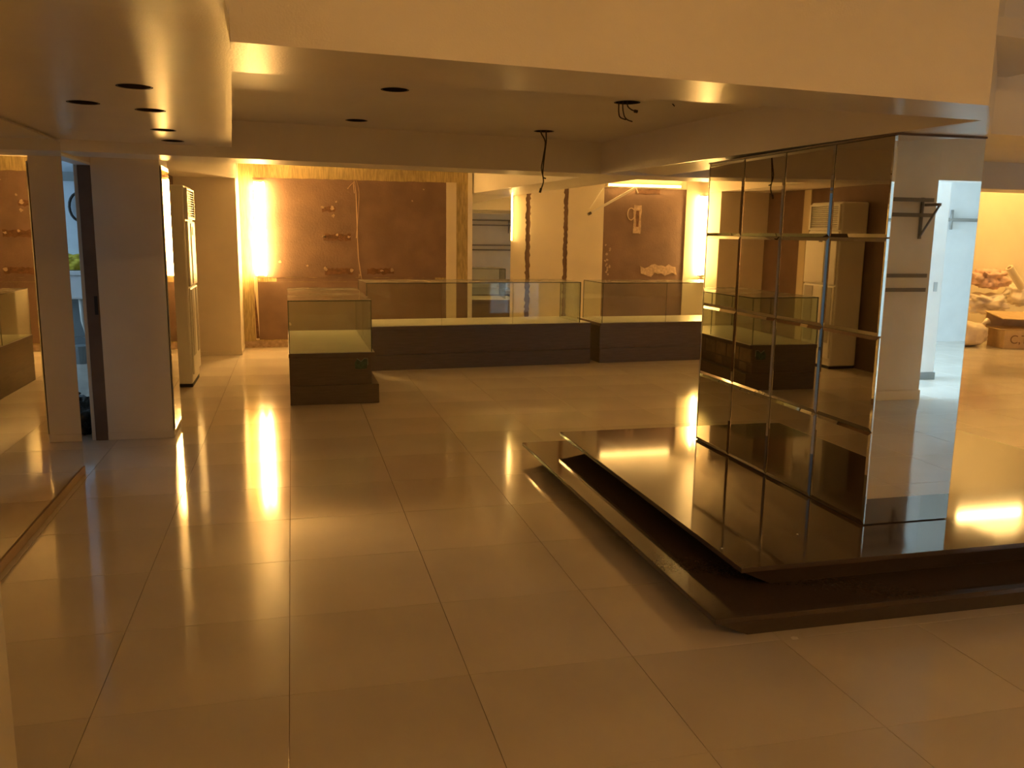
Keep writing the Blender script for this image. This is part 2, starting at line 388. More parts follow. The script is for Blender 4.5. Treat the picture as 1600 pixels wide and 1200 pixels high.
# right end of the shop
wx = tag(MB().box(7.2, 7.3, 4.6, 9.42, 2.05, 3.2).build('wall_divider', 'cream'), 'cream downstand between the recess bay and the sack bay', 'wall', kind='structure')
wf = tag(MB().box(7.2, 13.1, 9.0, 9.42, 0, 3.2).build('wall_far', 'cream'), 'bright cream wall behind the heap of sacks', 'wall', kind='structure')
wri = tag(MB().box(13.0, 13.12, -7.3, 9.1, 0, 3.2).build('wall_right', 'cream'), 'cream wall at the right end of the shop', 'wall', kind='structure')
# rear walls, seen only in the mirrors
wre = tag(MB().box(-4.5, 13.0, -7.3, -7.0, 0, 3.2).build('wall_rear', 'room_white'), 'white wall at the very back, seen in the mirrored pillar', 'wall', kind='structure')
wrl = tag(MB().box(3.5, 5.78, -3.25, -3.05, 0, 2.6).build('wall_shelving', 'white_paint'), 'plain wall carrying dark shelf rails, seen in the mirrors', 'wall', kind='structure')
whd = tag(MB().box(5.78, 13.0, -3.25, -3.05, 2.03, 2.6).build('wall_header', 'paint'), 'lintel over the opening to the daylit room', 'wall', kind='structure')
wsd = tag(MB().box(7.0, 13.0, -3.25, -3.05, 0, 2.03).build('wall_side', 'white_paint'), 'pale wall beside the opening to the daylit room', 'wall', kind='structure')  # near end unseen, brought in to narrow the opening against daylight spill
wdv = tag(MB().box(3.5, 3.6, -7.0, -3.25, 0, 2.6).build('wall_partition', 'white_paint'), 'partition closing the daylit room', 'wall', kind='structure')
bb = tag(MB().box(3.5, 5.79, -3.05, -3.04, 0, 0.09).build('baseboard_rear', 'white_paint'), 'pale skirting under the shelf rails', 'baseboard', kind='structure')
# washroom behind the left wall
ww = struct('wall_washroom', 'pale blue washroom walls seen through the doorway', 'wall')
MB().box(-4.5, -1.352, 8.40, 8.5, 0, 2.6).build('wall_panel', 'blue_wall', ww)
MB().box(-4.6, -4.5, -7.0, 8.5, 0, 2.6).build('wall_panel', 'blue_wall', ww)
MB().box(-4.5, -1.352, 1.2, 1.3, 0, 2.6).build('wall_panel', 'blue_wall', ww)
MB().box(-4.5, -1.352, 1.2, 8.5, 2.30, 2.4).build('ceiling_panel', 'room_white', ww)
MB().box(-4.5, -1.352, 8.30, 8.40, 2.02, 2.12).build('ceiling_trim', 'sink_grey', ww)

# ================================================================== CEILING
ceil = struct('ceiling', 'dropped white ceiling with deep beams and recessed bays', 'ceiling')
ZB, ZLc, ZC = 1.94, 2.006, 2.17
def xy(p): return (p.x, p.y)
MB().box(-4.6, 13.2, -7.4, 9.7, 3.2, 3.3).build('roof_slab', 'paint', ceil)
# line of the big beam (cross), front and back edge
A0 = onz(360, 65, ZB); A1 = onz(1545, 165, ZB)
F0 = onz(362, 112, ZB); F1 = onz(1535, 188, ZB)
D0 = onz(362, 247, ZB); D1 = onz(935, 272, ZB); D2 = onz(1600, 297, ZB)
def along(a, b, X): t = (X-a.x)/(b.x-a.x); return Vector((X, a.y+(b.y-a.y)*t, 0))
EB = ony(740, 302, YB); ER = ony(800, 306, YR); E2 = onz(1107, 265, ZB); E3 = onz(1549, 209, ZB)
# front cross beam (the warm face over the picture)
MB().prism([xy(A0), xy(A1), (E3.x, E3.y), (E3.x, E3.y+0.3), xy(F1), (F0.x, F0.y)], ZB, 2.62).build('cross_beam', 'gloss_paint', ceil)
# beam on the right of that, over the second bay
MB().prism([(E3.x, E3.y), (13.0, E3.y+1.2), (13.0, E3.y+1.5), (E3.x, E3.y+0.3)], ZB, 2.62).build('cross_beam', 'paint', ceil)
# long beam over the mirrored column, running to the back wall
MB().prism([xy(F1), (E3.x, E3.y+0.3), xy(E2), (2.88, 5.3), (ER.x, ER.y), (EB.x, YR), (EB.x, YB), (D1.x+0.02, D1.y)],
           [ZB, ZB, ZB, 1.965, ER.z, EB.z, EB.z, ZB], 2.62).build('long_beam', 'paint', ceil)
# back cross beam
DL = along(D0, D1, -1.262); th = 0.42
DR = along(D1, D2, 13.0)
MB().prism([xy(DL), xy(D0), xy(D1), (D1.x, D1.y+th), (D0.x, D0.y+th), (DL.x, DL.y+th)], ZB, 2.45).build('cross_beam', 'paint', ceil)
MB().prism([xy(D1), (7.0, along(D1, D2, 7.0).y), (DR.x, DR.y), (DR.x, DR.y+th), (7.0, along(D1, D2, 7.0).y+th), (D1.x, D1.y+th)], ZB, 3.2).build('cross_beam', 'paint', ceil)
# low ceiling along the left wall with the row of empty downlight holes
L0 = onz(362, 112, ZLc); L1 = onz(362, 230, ZLc)
hl = []
for (px_, py_, r) in ((130, 160, 0.058), (210, 135, 0.058), (235, 172, 0.058), (255, 203, 0.058), (270, 220, 0.058)):
    p = onz(px_, py_, ZLc); hl.append((p.x, p.y, r))
dLc = (L1-L0); yfront = A0.y; Lf = L0 + dLc*((yfront-L0.y)/dLc.y); Lb = L0 + dLc*((3.25-L0.y)/dLc.y)
poly_holes('low_ceiling', [(-1.40, yfront-0.06), (A0.x+0.03, yfront+0.003), (F0.x+0.03, F0.y-0.01), (L0.x, L0.y), (Lb.x, 3.25), (-1.40, 3.25)], hl, ZLc, 0.16, 'gloss_paint', ceil)
MB().prism([(-1.40, -7.0), (A0.x, -7.0), (A0.x, A0.y), (-1.40, along(A0, A1, -1.4).y)], ZLc-0.012, 2.62).build('near_soffit', 'paint', ceil)
# left edge face of the bay above the low ceiling
# recessed bay ceiling with four empty holes
hc = []
for (px_, py_) in ((617, 140), (557, 188), (980, 160), (850, 205)):
    p = onz(px_, py_, ZC); hc.append((p.x, p.y, 0.062))
poly_holes('bay_ceiling', [(-0.45, -0.4), (3.0, -0.1), (2.8, 3.8), (-0.45, 3.4)], hc, ZC, 0.06, 'bay_paint', ceil)
MB().prism([(2.6, 0.5), (13.0, 1.2), (13.0, 4.7), (2.6, 3.8)], ZC, ZC+0.06).build('bay_ceiling', 'paint', ceil)
for (x, y, r) in hl+hc:
    z0 = ZLc if (x, y, r) in hl else ZC; tz = 0.16 if (x, y, r) in hl else 0.06
    m_ = MB(); n = 24
    top = [(x+(r+0.01)*math.cos(2*math.pi*k/n), y+(r+0.01)*math.sin(2*math.pi*k/n)) for k in range(n)]
    m_.prism(top, z0+tz+0.004, z0+tz+0.05); m_.build('downlight_cup', 'hole', ceil)
    m_ = MB(); o_ = len(m_.v)
    for rr_, zz in ((r, z0-0.0008), (r+0.006, z0-0.0012), (r-0.0015, z0+tz), (r-0.0015, z0-0.0006)):
        for k in range(n): m_.v.append((x+rr_*math.cos(2*math.pi*k/n), y+rr_*math.sin(2*math.pi*k/n), zz))
    for a_, b_ in ((0, 1), (2, 3)):
        for k in range(n): m_.f.append((a_*n+k, a_*n+(k+1) % n, b_*n+(k+1) % n, b_*n+k)); m_.mi.append(0)
    m_.build('hole_lining', 'hole', ceil)
# ceiling of the rear bays
MB().prism([(-0.9, 3.5), (7.3, 4.2), (7.3, 9.45), (-0.9, 9.45)], 2.31, 2.40).build('rear_bay_ceiling', 'paint', ceil)
MB().prism([(-1.40, 3.3), (-0.30, 3.3), (-0.575, 8.83), (-1.40, 8.83)], 2.094, 2.30).build('low_ceiling', 'paint', ceil)
MB().box(7.3, 13.0, 4.0, 9.1, 3.10, 3.18).build('rear_bay_ceiling', 'paint', ceil)
# ceiling over the photographer and over the daylit room
MB().box(-0.10, 13.0, -7.0, 1.2, 2.60, 2.68).build('front_ceiling', 'paint', ceil)

# ================================================================== MIRROR ON THE LEFT WALL
wm = thing('wall_mirror', 'large wall mirror over a thin wooden sill along the left wall', 'mirror', (XL, 1.2, 0))
MB().box(0.001, 0.029, -1.69, 1.745, 0.055, 1.985).build('mirror_glass', 'mirror', wm, bevel=0.0015)
bl = tag(MB().box(XL, XL+0.036, -0.49, 2.945, 0, 0.05).build('baseboard_left', 'wood_trim', bevel=0.004), 'thin brown wooden sill under the big wall mirror', 'baseboard', kind='structure')

# ================================================================== PLATFORM AND MIRRORED COLUMN
pf = thing('platform', 'two stepped dark polished stone platform under the mirrored column', 'platform', (3.0, 1.4, 0))
def tier(x0, x1, y0, y1, zt, zb, ins, name, th=0.022):
    m_ = MB(); q = Vector((3.0, 1.4, 0))
    m_.box(x0-q.x, x1-q.x, y0-q.y, y1-q.y, zt-th, zt)
    s = m_.build(name+'_slab', 'granite', pf, bevel=0.0025)
    m_ = MB(); a = 0.012
    up = [(x0+a-q.x, y0+a-q.y), (x1-a-q.x, y0+a-q.y), (x1-a-q.x, y1-a-q.y), (x0+a-q.x, y1-a-q.y)]
    dn = [(x0+ins-q.x, y0+ins*0.35-q.y), (x1-ins-q.x, y0+ins*0.35-q.y), (x1-ins-q.x, y1-ins-q.y), (x0+ins-q.x, y1-ins-q.y)]
    zm = zt-th
    vs = [(x, y, zb) for x, y in dn] + [(x, y, zm) for x, y in up]
    m_.add(vs, [(0,3,2,1),(4,5,6,7),(0,1,5,4),(1,2,6,5),(2,3,7,6),(3,0,4,7)])
    m_.build(name+'_riser', 'granite_edge', pf)
tier(1.525, 4.70, 0.005, 2.79, 0.105, 0.0, 0.17, 'lower')
tier(1.735, 4.47, 0.205, 2.62, 0.208, 0.105, 0.17, 'upper')
HP = 0.208
CX0, CX1, CY0, CY1, CZ1 = 2.540, 2.990, 0.556, 2.262, 1.932
co = thing('mirrored_column', 'square column clad in bevelled mirror tiles on the dark platform', 'column', (2.765, 1.409, HP))
def L(x, y, z): return (x-2.765, y-1.409, z-HP)
MB().box(CX0+0.008-2.765, CX1-0.008-2.765, CY0+0.008-1.409, CY1-0.008-1.409, 0, ZB-HP).build('column_core', 'core', co)
TW, TH = (CY1-CY0)/4, (CZ1-HP-0.004)/4
g, bv, t0, t1 = 0.0012, 0.016, 0.0045, 0.008
a, b = TW/2-g, TH/2-g
mm = MB()
vs = []
for (u, v, t) in ((a, b, 0), (a, b, t0), (a-bv, b-bv, t1)):
    vs += [(-t, -u, -v), (-t, u, -v), (-t, u, v), (-t, -u, v)]
mm.add(vs, [(0,1,2,3),(8,9,10,11)] + [(i, (i+1) % 4, 4+(i+1) % 4, 4+i) for i in range(4)] + [(4+i, 4+(i+1) % 4, 8+(i+1) % 4, 8+i) for i in range(4)])
me = mm.mesh('mirror_tile', 'mirror_tile')
bm = bmesh.new(); bm.from_mesh(me); bmesh.ops.recalc_face_normals(bm, faces=bm.faces); bm.to_mesh(me); bm.free()
for i in range(4):
    for j in range(4):
        o = link('mirror_tile', me, co); o.location = L(CX0+0.008, CY0+(i+.5)*TW, HP+0.003+(j+.5)*TH)
        o.rotation_euler = (0, random.uniform(-0.0018, 0.0018), -0.004+random.uniform(-0.0012, 0.0012))
for j in range(4):
    ew = 0.007 if j > 1 else 0.003
    es = MB().box(-ew, ew, -0.0015, 0.0015, 0.004, TH-0.004).build('glint_strip', 'mirror_clear', co)  # tilted mirror strip, added so the corner shows a daylight glint
    es.location = L(CX0+0.006-ew, CY0-0.0005, HP+0.003+j*TH); es.rotation_euler = (0, 0, 0.055)
MB().box(CX0+0.006-2.765, CX1-2.765, CY0-0.002-1.409, CY0+0.008-1.409, 0.003, CZ1-HP).build('front_mirror', 'mirror_clear', co, bevel=0.002)
MB().box(CX1-0.008-2.765, CX1+0.002-2.765, CY0+0.01-1.409, CY1-1.409, 0.003, CZ1-HP).build('side_mirror', 'mirror_tile', co, bevel=0.002)
MB().box(CX0-2.765, CX1-2.765, CY1-0.008-1.409, CY1+0.001-1.409, 0.003, CZ1-HP).build('end_mirror', 'mirror_tile', co, bevel=0.002)
MB().box(CX0-0.004-2.765, CX1+0.004-2.765, CY0-0.004-1.409, CY1+0.004-1.409, CZ1-HP, ZB-HP-0.0005).build('top_bead', 'dark_wood', co)

# ================================================================== GLASS COUNTERS
def counter(name, label, loc, rz, W, D, hb, ht, panes, gx0, gx1, gy0, gy1, group=None, slab_over=0.02, plinth=(0, 0, 0, 0), body=(0, 0, 0, 0), m='laminate'):
    """local: x along width, y depth (front at 0)"""
    t = thing(name, label, 'counter', loc, rz, group)
    p = plinth; MB().box(p[0], W-p[1], p[2], D-p[3], 0, 0.17).build('plinth', m, t, bevel=0.003)
    b_ = body; MB().box(b_[0], W-b_[1], b_[2], D-b_[3], 0.17, hb-0.035).build('cabinet_body', m, t, bevel=0.003)
    MB().box(-slab_over*0, W, 0, D, hb-0.035, hb-0.004).build('counter_slab', m, t, bevel=0.002)
    MB().box(0.012, W-0.012, 0.012, D-0.012, hb-0.004, hb).build('display_deck', 'deck', t)
    th_ = 0.008
    def pane(nm, x0, x1, y0, y1, z0, z1, axis, mt='pane'):
        m_ = MB(); m_.box(x0, x1, y0, y1, z0, z1); o = m_.build(nm, [mt, 'glass_edge'], t)
        for pf_ in o.data.polygons:
            n_ = pf_.normal
            if abs(n_[axis]) < 0.5: pf_.material_index = 1
        return o
    gh0, gh1 = hb, ht-th_
    n = panes; w_ = (gx1-gx0)/n
    for k in range(n):
        pane('front_pane', gx0+k*w_+(0.001 if k else 0), gx0+(k+1)*w_, gy0, gy0+th_, gh0, gh1, 1)
    pane('end_pane', gx0, gx0+th_, gy0+th_, gy1, gh0, gh1, 0)
    pane('end_pane', gx1-th_, gx1, gy0+th_, gy1, gh0, gh1, 0)
    pane('top_pane', gx0, gx1, gy0, gy1, gh1, ht, 2, 'pane_top')
    return t
r2 = math.atan2(0.16, 2.5)
c2 = counter('glass_counter', 'long low glass counter with dark base standing before the dressing mirror', (0.80, 6.655, 0), r2, 2.63, 0.80, 0.485, 0.955, 3, 0.012, 2.49, 0.01, 0.66,
             'glass display counters', plinth=(0, 0.0, 0.012, 0.05), body=(0, 0.0, 0.02, 0.03))
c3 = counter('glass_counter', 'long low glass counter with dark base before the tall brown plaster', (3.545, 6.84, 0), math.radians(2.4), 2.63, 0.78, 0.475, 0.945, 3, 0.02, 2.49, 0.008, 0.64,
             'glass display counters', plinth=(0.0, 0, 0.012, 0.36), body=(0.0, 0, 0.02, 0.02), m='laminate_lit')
# case that runs away from the viewer
r1 = math.radians(0.3)
c1 = thing('glass_counter', 'short glass counter end with dusty top and torn green tape on its dark base', 'counter', (0.0, 4.875, 0), r1, 'glass display counters')
D1_ = 1.78
MB().box(0, 0.765, 0, D1_, 0, 0.17).build('plinth', 'laminate', c1, bevel=0.004)
MB().box(0, 0.70, 0.004, D1_, 0.17, 0.415).build('cabinet_body', 'laminate', c1, bevel=0.003)
MB().box(-0.004, 0.735, 0, D1_, 0.415, 0.452).build('counter_slab', 'laminate', c1, bevel=0.002)
MB().box(0.006, 0.727, 0.008, D1_-0.01, 0.452, 0.456).build('display_deck', 'deck', c1)
def pane1(nm, x0, x1, y0, y1, z0, z1, axis, mt='pane'):
    o = MB().box(x0, x1, y0, y1, z0, z1).build(nm, [mt, 'glass_edge'], c1)
    for p_ in o.data.polygons:
        if abs(p_.normal[axis]) < 0.5: p_.material_index = 1
pane1('front_pane', 0.0, 0.708, 0.004, 0.012, 0.456, 0.902, 1)
for k in range(2): pane1('side_pane', 0.700, 0.708, 0.013+k*0.875, 0.013+(k+1)*0.874, 0.456, 0.902, 0)
for k in range(2): pane1('side_pane', 0.0, 0.008, 0.013+k*0.875, 0.013+(k+1)*0.874, 0.456, 0.902, 0)
pane1('top_pane', 0.0, 0.708, 0.004, D1_-0.02, 0.902, 0.910, 2, 'pane_top')
pane1('end_pane', 0.0, 0.708, D1_-0.028, D1_-0.02, 0.456, 0.902, 1)
# worn veneer patches on the long side of that base
for k in range(7):
    y0 = 0.03+k*0.245
    MB().box(0.698, 0.7035, y0, y0+0.225, 0.275, 0.405).build('veneer_patch', 'patch', c1)
    if k % 2 == 0: MB().box(0.698, 0.7030, y0+0.08, y0+0.225, 0.18, 0.262).build('veneer_patch', 'patch', c1)
# torn green tape
MB().plate([(0.560, 0.31), (0.60, 0.305), (0.66, 0.31), (0.664, 0.385), (0.64, 0.40), (0.61, 0.372), (0.58, 0.398), (0.555, 0.36)], 0.0005, 0.005).build('torn_tape', 'green_tape', c1)
MB().tube([(0.575, 0.0, 0.400), (0.61, 0.0, 0.374), (0.642, 0.0, 0.402), (0.668, 0.0, 0.400), (0.668, 0.001, 0.34)], 0.003, 5).build('tape_edge', 'tape_edge', c1)

# ================================================================== AIR CONDITIONER
ac = thing('standing_air_conditioner', 'tall white floor standing air conditioner against the brown side wall', 'air conditioner', (-1.06, 6.27, 0))
MB().box(-0.185, 0.155, -0.315, 0.315, 0.03, 1.90).build('body', 'ac_white', ac, bevel=0.02, seg=3)
MB().box(-0.18, 0.15, -0.30, 0.30, 0.0, 0.032).build('base', 'dark', ac)
gr = MB().box(0.150, 0.158, -0.285, 0.285, 1.60, 1.86).build('air_outlet', 'ac_grey', ac)
for k in range(11):
    z = 1.618+k*0.0225
    m_ = MB(); m_.add([(0.156, -0.265, z), (0.156, 0.265, z), (0.176, 0.265, z-0.010), (0.176, -0.265, z-0.010), (0.156, -0.265, z+0.006), (0.156, 0.265, z+0.006), (0.176, 0.265, z-0.004), (0.176, -0.265, z-0.004)],
        [(0,3,2,1),(4,5,6,7),(0,1,5,4),(1,2,6,5),(2,3,7,6),(3,0,4,7)]); m_.build('slat', 'ac_white', gr)
for (y0, y1, z0, z1) in ((-0.30, -0.27, 1.585, 1.875), (0.27, 0.30, 1.585, 1.875), (-0.27, 0.27, 1.855, 1.875), (-0.27, 0.27, 1.585, 1.605)):
    MB().box(0.155, 0.182, y0, y1, z0, z1).build('outlet_frame', 'ac_white', gr, bevel=0.004)
MB().box(0.150, 0.176, -0.30, 0.30, 0.96, 1.572).build('front_panel', 'ac_white', ac, bevel=0.012)
cs = MB().box(0.174, 0.184, -0.10, 0.06, 0.98, 1.55).build('centre_strip', 'ac_white', ac, bevel=0.004)
MB().box(0.182, 0.187, -0.055, 0.015, 1.44, 1.52).build('display', 'dark', cs)
ip = MB().box(0.150, 0.172, -0.30, 0.30, 0.12, 0.945).build('intake_panel', 'ac_white', ac, bevel=0.01)
for s in (-0.18, 0.18): MB().box(0.168, 0.176, s-0.085, s+0.085, 0.30, 0.93).build('intake_grille', 'ac_grey', ip)

# ================================================================== FLUORESCENT LIGHTS
def tube_fixture(name, label, p0, p1, back, emi='tube_light', r=0.014, off=0.045, group='fluorescent tube lights', twin=0.0):
    p0, p1, back = Vector(p0), Vector(p1), Vector(back).normalized(); c = (p0+p1)/2
    d = (p1-p0).normalized(); side = d.cross(back)
    t = thing(name, label, 'lamp', tuple(c-Vector((0, 0, abs(p1.z-p0.z)/2))), 0, group); o0 = t.location
    def obox(a, b_, w_, h0, h1):
        vs = []
        for e in (a, b_):
            for (sx, hh) in ((-w_, h0), (w_, h0), (w_, h1), (-w_, h1)): vs.append(e+side*sx+back*hh-o0)
        return MB().add(vs, [(0,1,2,3),(7,6,5,4),(0,4,5,1),(1,5,6,2),(2,6,7,3),(3,7,4,0)])
    obox(p0, p1, 0.022, off*0.42, off).build('batten', 'metal_white', t, bevel=0.003)
    for e, sgn in ((p0, 1), (p1, -1)):
        obox(e, e+d*0.022*sgn, 0.018+twin/2, -0.016, off*0.5).build('tube_holder', 'metal_white', t)
    for q in ((-0.5, 0.5) if twin else (0,)):
        MB().tube([p0+d*0.022+side*twin*q-o0, p1-d*0.022+side*twin*q-o0], r, 12).build('glowing_tube', emi, t, smooth=False)
    return t
tube_fixture('tube_light', 'glowing upright tube at the left end of the stripped brown wall', (-0.335, YB-0.06, 0.905), (-0.325, YB-0.06, 2.11), (0, 1, 0), off=0.052, twin=0.10)
tube_fixture('tube_light', 'glowing upright tube hidden beside the edge of the dressing mirror', (3.052, YR-0.065, 1.38), (3.05, YR-0.065, 2.04), (0, 1, 0), 'tube_mid', off=0.050)
tube_fixture('tube_light', 'glowing level tube above the tall brown plaster', (4.45, YR-0.065, 2.205), (5.62, YR-0.065, 2.205), (0, 1, 0), 'tube_low', off=0.052)
tube_fixture('tube_light', 'glowing upright tube on the cream boards right of the tall brown plaster', (6.02, YR-0.065, 0.90), (6.0, YR-0.065, 2.10), (0, 1, 0), 'tube_right', off=0.050, twin=0.10)
for k in range(2):
    tube_fixture('tube_light', 'glowing tube high above the sacks, %s the right-hand wall' % ('away from' if k == 0 else 'beside'), (9.5+k*1.4, 7.6, 2.98), (10.7+k*1.4, 7.6, 2.98), (0, 0, 1), 'cove_light', off=0.119, group='tubes above the sacks')
for k in range(2):
    tube_fixture('tube_light', 'warm ceiling tube at the rear, %s the partition' % ('away from' if k == 0 else 'beside'), (1.0+k*1.8, -4.2, 2.54), (2.2+k*1.8, -4.2, 2.54), (0, 0, 1), 'rear_light', off=0.055, group='rear ceiling tubes')

# dangling lamp batten by the right-hand light
db = thing('dangling_batten', 'thin lamp batten dangling aslant from the light above the brown plaster', 'lamp part', (4.45, 9.1, 1.75))
a_, b_ = ony(919, 335, 9.1), ony(992, 294, 9.2); o0 = Vector((4.45, 9.1, 1.75))
dd = (b_-a_).normalized(); sd = dd.cross(Vector((0, 1, 0))).normalized()
m_ = MB(); vs = []
for e in (a_, b_):
    for (s, h) in ((-0.016, -0.012), (0.016, -0.012), (0.016, 0.012), (-0.016, 0.012)): vs.append(e+sd*s+Vector((0, 1, 0))*h-o0)
m_.add(vs, [(0,1,2,3),(7,6,5,4),(0,4,5,1),(1,5,6,2),(2,6,7,3),(3,7,4,0)]); m_.build('batten_body', 'metal_white', db)
m_ = MB(); m_.tube([a_-o0, a_+dd*0.05-o0], 0.021, 8); m_.build('end_cap', 'wire_dark', db)
c_, d_ = ony(921, 326, 9.15), ony(942, 294, 9.22)
MB().tube([c_-o0, (c_+d_)/2+Vector((0.005, 0, 0))-o0, d_-o0], 0.006, 6).build('loose_rod', 'metal_white', db)
e_, f_ = ony(993, 293, 9.21), ony(997, 302, 9.2)
MB().tube([b_-o0, e_-o0, f_-o0], 0.010, 6).build('cord_end', 'metal_white', db)

# ================================================================== LOOSE WIRES
def wire(name, label, strands, m='wire_dark', r=0.004, cat='wire'):
    base = Vector(strands[0][0]); t = thing(name, label, cat, tuple(base))
    for s in strands:
        pts = [Vector(p)-base for p in s]; fine = []
        for i in range(len(pts)-1):
            p0, p1, p2, p3 = pts[max(i-1, 0)], pts[i], pts[i+1], pts[min(i+2, len(pts)-1)]
            for k in range(4):
                u = k/4; fine.append(0.5*((2*p1)+(p2-p0)*u+(2*p0-5*p1+4*p2-p3)*u*u+(3*p1-p0-3*p2+p3)*u*u*u))
        fine.append(pts[-1]); MB().tube(fine, r, 6).build('strand', m, t, smooth=True)
    return t
h4 = hc[3]; h3 = hc[2]
def wp_(x, y, Y): return ony(x, y, Y)
w1 = wire('hanging_wire', 'dark twisted wire hanging low from an empty ceiling hole', [[(h4[0]-0.03, h4[1], ZC+0.05), (h4[0]-0.02, h4[1], ZC-0.01), wp_(852, 222, h4[1]), wp_(849, 245, h4[1]), wp_(846, 262, h4[1]), wp_(848, 274, h4[1])],
                                                      [(h4[0]+0.02, h4[1], ZC+0.05), (h4[0]+0.015, h4[1], ZC-0.01), wp_(853.5, 220, h4[1]), wp_(850.5, 245, h4[1]), wp_(848, 274, h4[1]), wp_(853, 279, h4[1])],
                                                      [wp_(848, 274, h4[1]), wp_(849, 285, h4[1]), wp_(844, 299, h4[1])]], r=0.0045)
MB().tube([wp_(845.5, 294, h4[1])-w1.location, wp_(843.5, 301, h4[1])-w1.location], 0.008, 6).build('wire_plug', 'wire_dark', w1)
w2 = wire('hanging_wire', 'three short curled wires sprouting from an empty ceiling hole', [[(h3[0]-0.04, h3[1], ZC+0.05), wp_(967, 162, h3[1]), wp_(967, 178, h3[1]), wp_(970, 184, h3[1]), wp_(978, 187, h3[1])],
                                                      [(h3[0]-0.01, h3[1], ZC+0.05), wp_(973, 163, h3[1]), wp_(975, 180, h3[1]), wp_(980, 187, h3[1]), wp_(988, 190, h3[1])],
                                                      [(h3[0]+0.01, h3[1], ZC+0.05), wp_(980, 163, h3[1]), wp_(986, 171, h3[1]), wp_(994, 174, h3[1])]], r=0.0032)
MB().tube([wp_(991, 173.5, h3[1])-w2.location, wp_(996, 174.5, h3[1])-w2.location], 0.008, 6).build('wire_plug', 'wire_dark', w2)
wire('hanging_wire', 'tiny wire stub poking from the recessed ceiling near the column beam', [[tuple(ony(1047, 155, 1.6)+Vector((0, 0, 0.02))), ony(1049, 159, 1.6), ony(1054, 166, 1.6)]], r=0.003)
wire('wall_wire', 'pale cable pair running down the stripped brown wall', [[ony(553, 282, YB-0.02), ony(556, 300, YB-0.02), ony(558, 345, YB-0.02), ony(560, 400, YB-0.02), ony(565, 436, YB-0.02)],
                                                       [ony(556, 280, YB-0.02), ony(561, 300, YB-0.02), ony(559, 345, YB-0.02), ony(557, 372, YB-0.02)],
                                                       [ony(554, 284, YB-0.025), ony(549, 288, YB-0.03), ony(543, 295, YB-0.03)],
                                                       [ony(552, 286, YB-0.025), ony(553, 296, YB-0.03), ony(554, 302, YB-0.03)]], 'wire_tan', 0.0042)

# ================================================================== HEAP OF SACKS, far right
def sack(label, c, r, m='sack', seed=0, flat=0.0, amp=0.2):
    o = bpy.data.objects.new('sack', None); C.objects.link(o); o.location = (c[0], c[1], flat); o.empty_display_size = 0.1
    tag(o, label, 'sack', 'heap of sacks')
    blob('sack_body', (0, 0, c[2]-flat), r, m, o, amp=amp, seed=seed, flat=0.0)
    n = Vector((r[0]*0.75, -r[1]*0.2, c[2]-flat+r[2]*0.55))
    MB().tube([n*0.9, n+Vector((0.03, -0.02, 0.05)), n+Vector((0.10, -0.03, 0.09))], [0.05, 0.022, 0.05], 8).build('sack_neck', m, o, smooth=True)
    return o
def sk(x, y, Y): return ony(x, y, Y)
p = sk(1536, 515, 7.55); sack('plump tan sack lying on the floor at the foot of the heap', (p.x-0.20, 7.66, 0.17), (0.27, 0.26, 0.18), seed=1, amp=0.12)
p = sk(1590, 500, 8.3); sack('tan sack lying behind the cardboard box', (p.x+0.10, 8.38, 0.20), (0.40, 0.24, 0.20), seed=2, amp=0.12)
p = sk(1540, 472, 8.1); sack('pale crumpled sack in the middle of the heap', (p.x-0.05, 8.10, 0.57), (0.34, 0.24, 0.15), seed=3, flat=0.36, amp=0.4)
p = sk(1594, 462, 8.4); sack('cream sack with reddish print beside the pale middle sack', (p.x+0.16, 8.42, 0.66), (0.30, 0.24, 0.17), 'sack', seed=4, flat=0.43, amp=0.4)
p = sk(1548, 438, 8.2); sack('reddish creased sack on top of the heap', (p.x-0.05, 8.2, 0.93), (0.30, 0.22, 0.14), 'sack_red', seed=5, flat=0.72, amp=0.45)
rp0, rp1 = ony(1577, 418, 7.8), ony(1597, 450, 7.78)
rl = thing('paper_roll', 'pale paper roll leaning across the top sacks', 'roll', tuple(rp1))
MB().tube([(0, 0, 0), rp0-rp1], 0.055, 16).build('roll_tube', 'cream', rl, smooth=False)
MB().tube([(rp0-rp1)*0.995, (rp0-rp1)*1.004], 0.030, 12).build('roll_core', 'print', rl)
bx0 = onz(1567, 545, 0)
cb = thing('cardboard_box', 'tan cardboard box with printed letters in front of the sacks', 'box', (bx0.x, bx0.y, 0), math.radians(-14))
MB().box(0, 0.62, 0, 0.42, 0, 0.26).build('box_body', 'cardboard', cb, bevel=0.004)
MB().add([(0, -0.004, 0.258), (0.62, -0.004, 0.258), (0.62, -0.16, 0.36), (0, -0.16, 0.36), (0, 0, 0.262), (0.62, 0, 0.262), (0.62, -0.155, 0.366), (0, -0.155, 0.366)],
         [(0,3,2,1),(4,5,6,7),(0,1,5,4),(1,2,6,5),(2,3,7,6),(3,0,4,7)])
fc = bpy.data.curves.new('box_print', 'FONT'); fc.body = 'C,T'; fc.size = 0.17; fc.extrude = 0.001
tmp = bpy.data.objects.new('tmp', fc); C.objects.link(tmp); dg = bpy.context.evaluated_depsgraph_get()
me = bpy.data.meshes.new_from_object(tmp.evaluated_get(dg)); bpy.data.objects.remove(tmp); bpy.data.curves.remove(fc)
me.materials.clear(); me.materials.append(MATS['print']); o = link('box_print', me, cb); o.location = (0.08, -0.002, 0.075); o.rotation_euler = (math.pi/2, 0, 0)
sh = thing('cardboard_sheet', 'flat cardboard sheet resting on top of the cardboard box', 'cardboard', (bx0.x-0.02, bx0.y, 0.262), math.radians(-14))
MB().box(-0.04, 0.75, 0.02, 0.5, 0.0, 0.012).build('sheet', 'cardboard', sh)
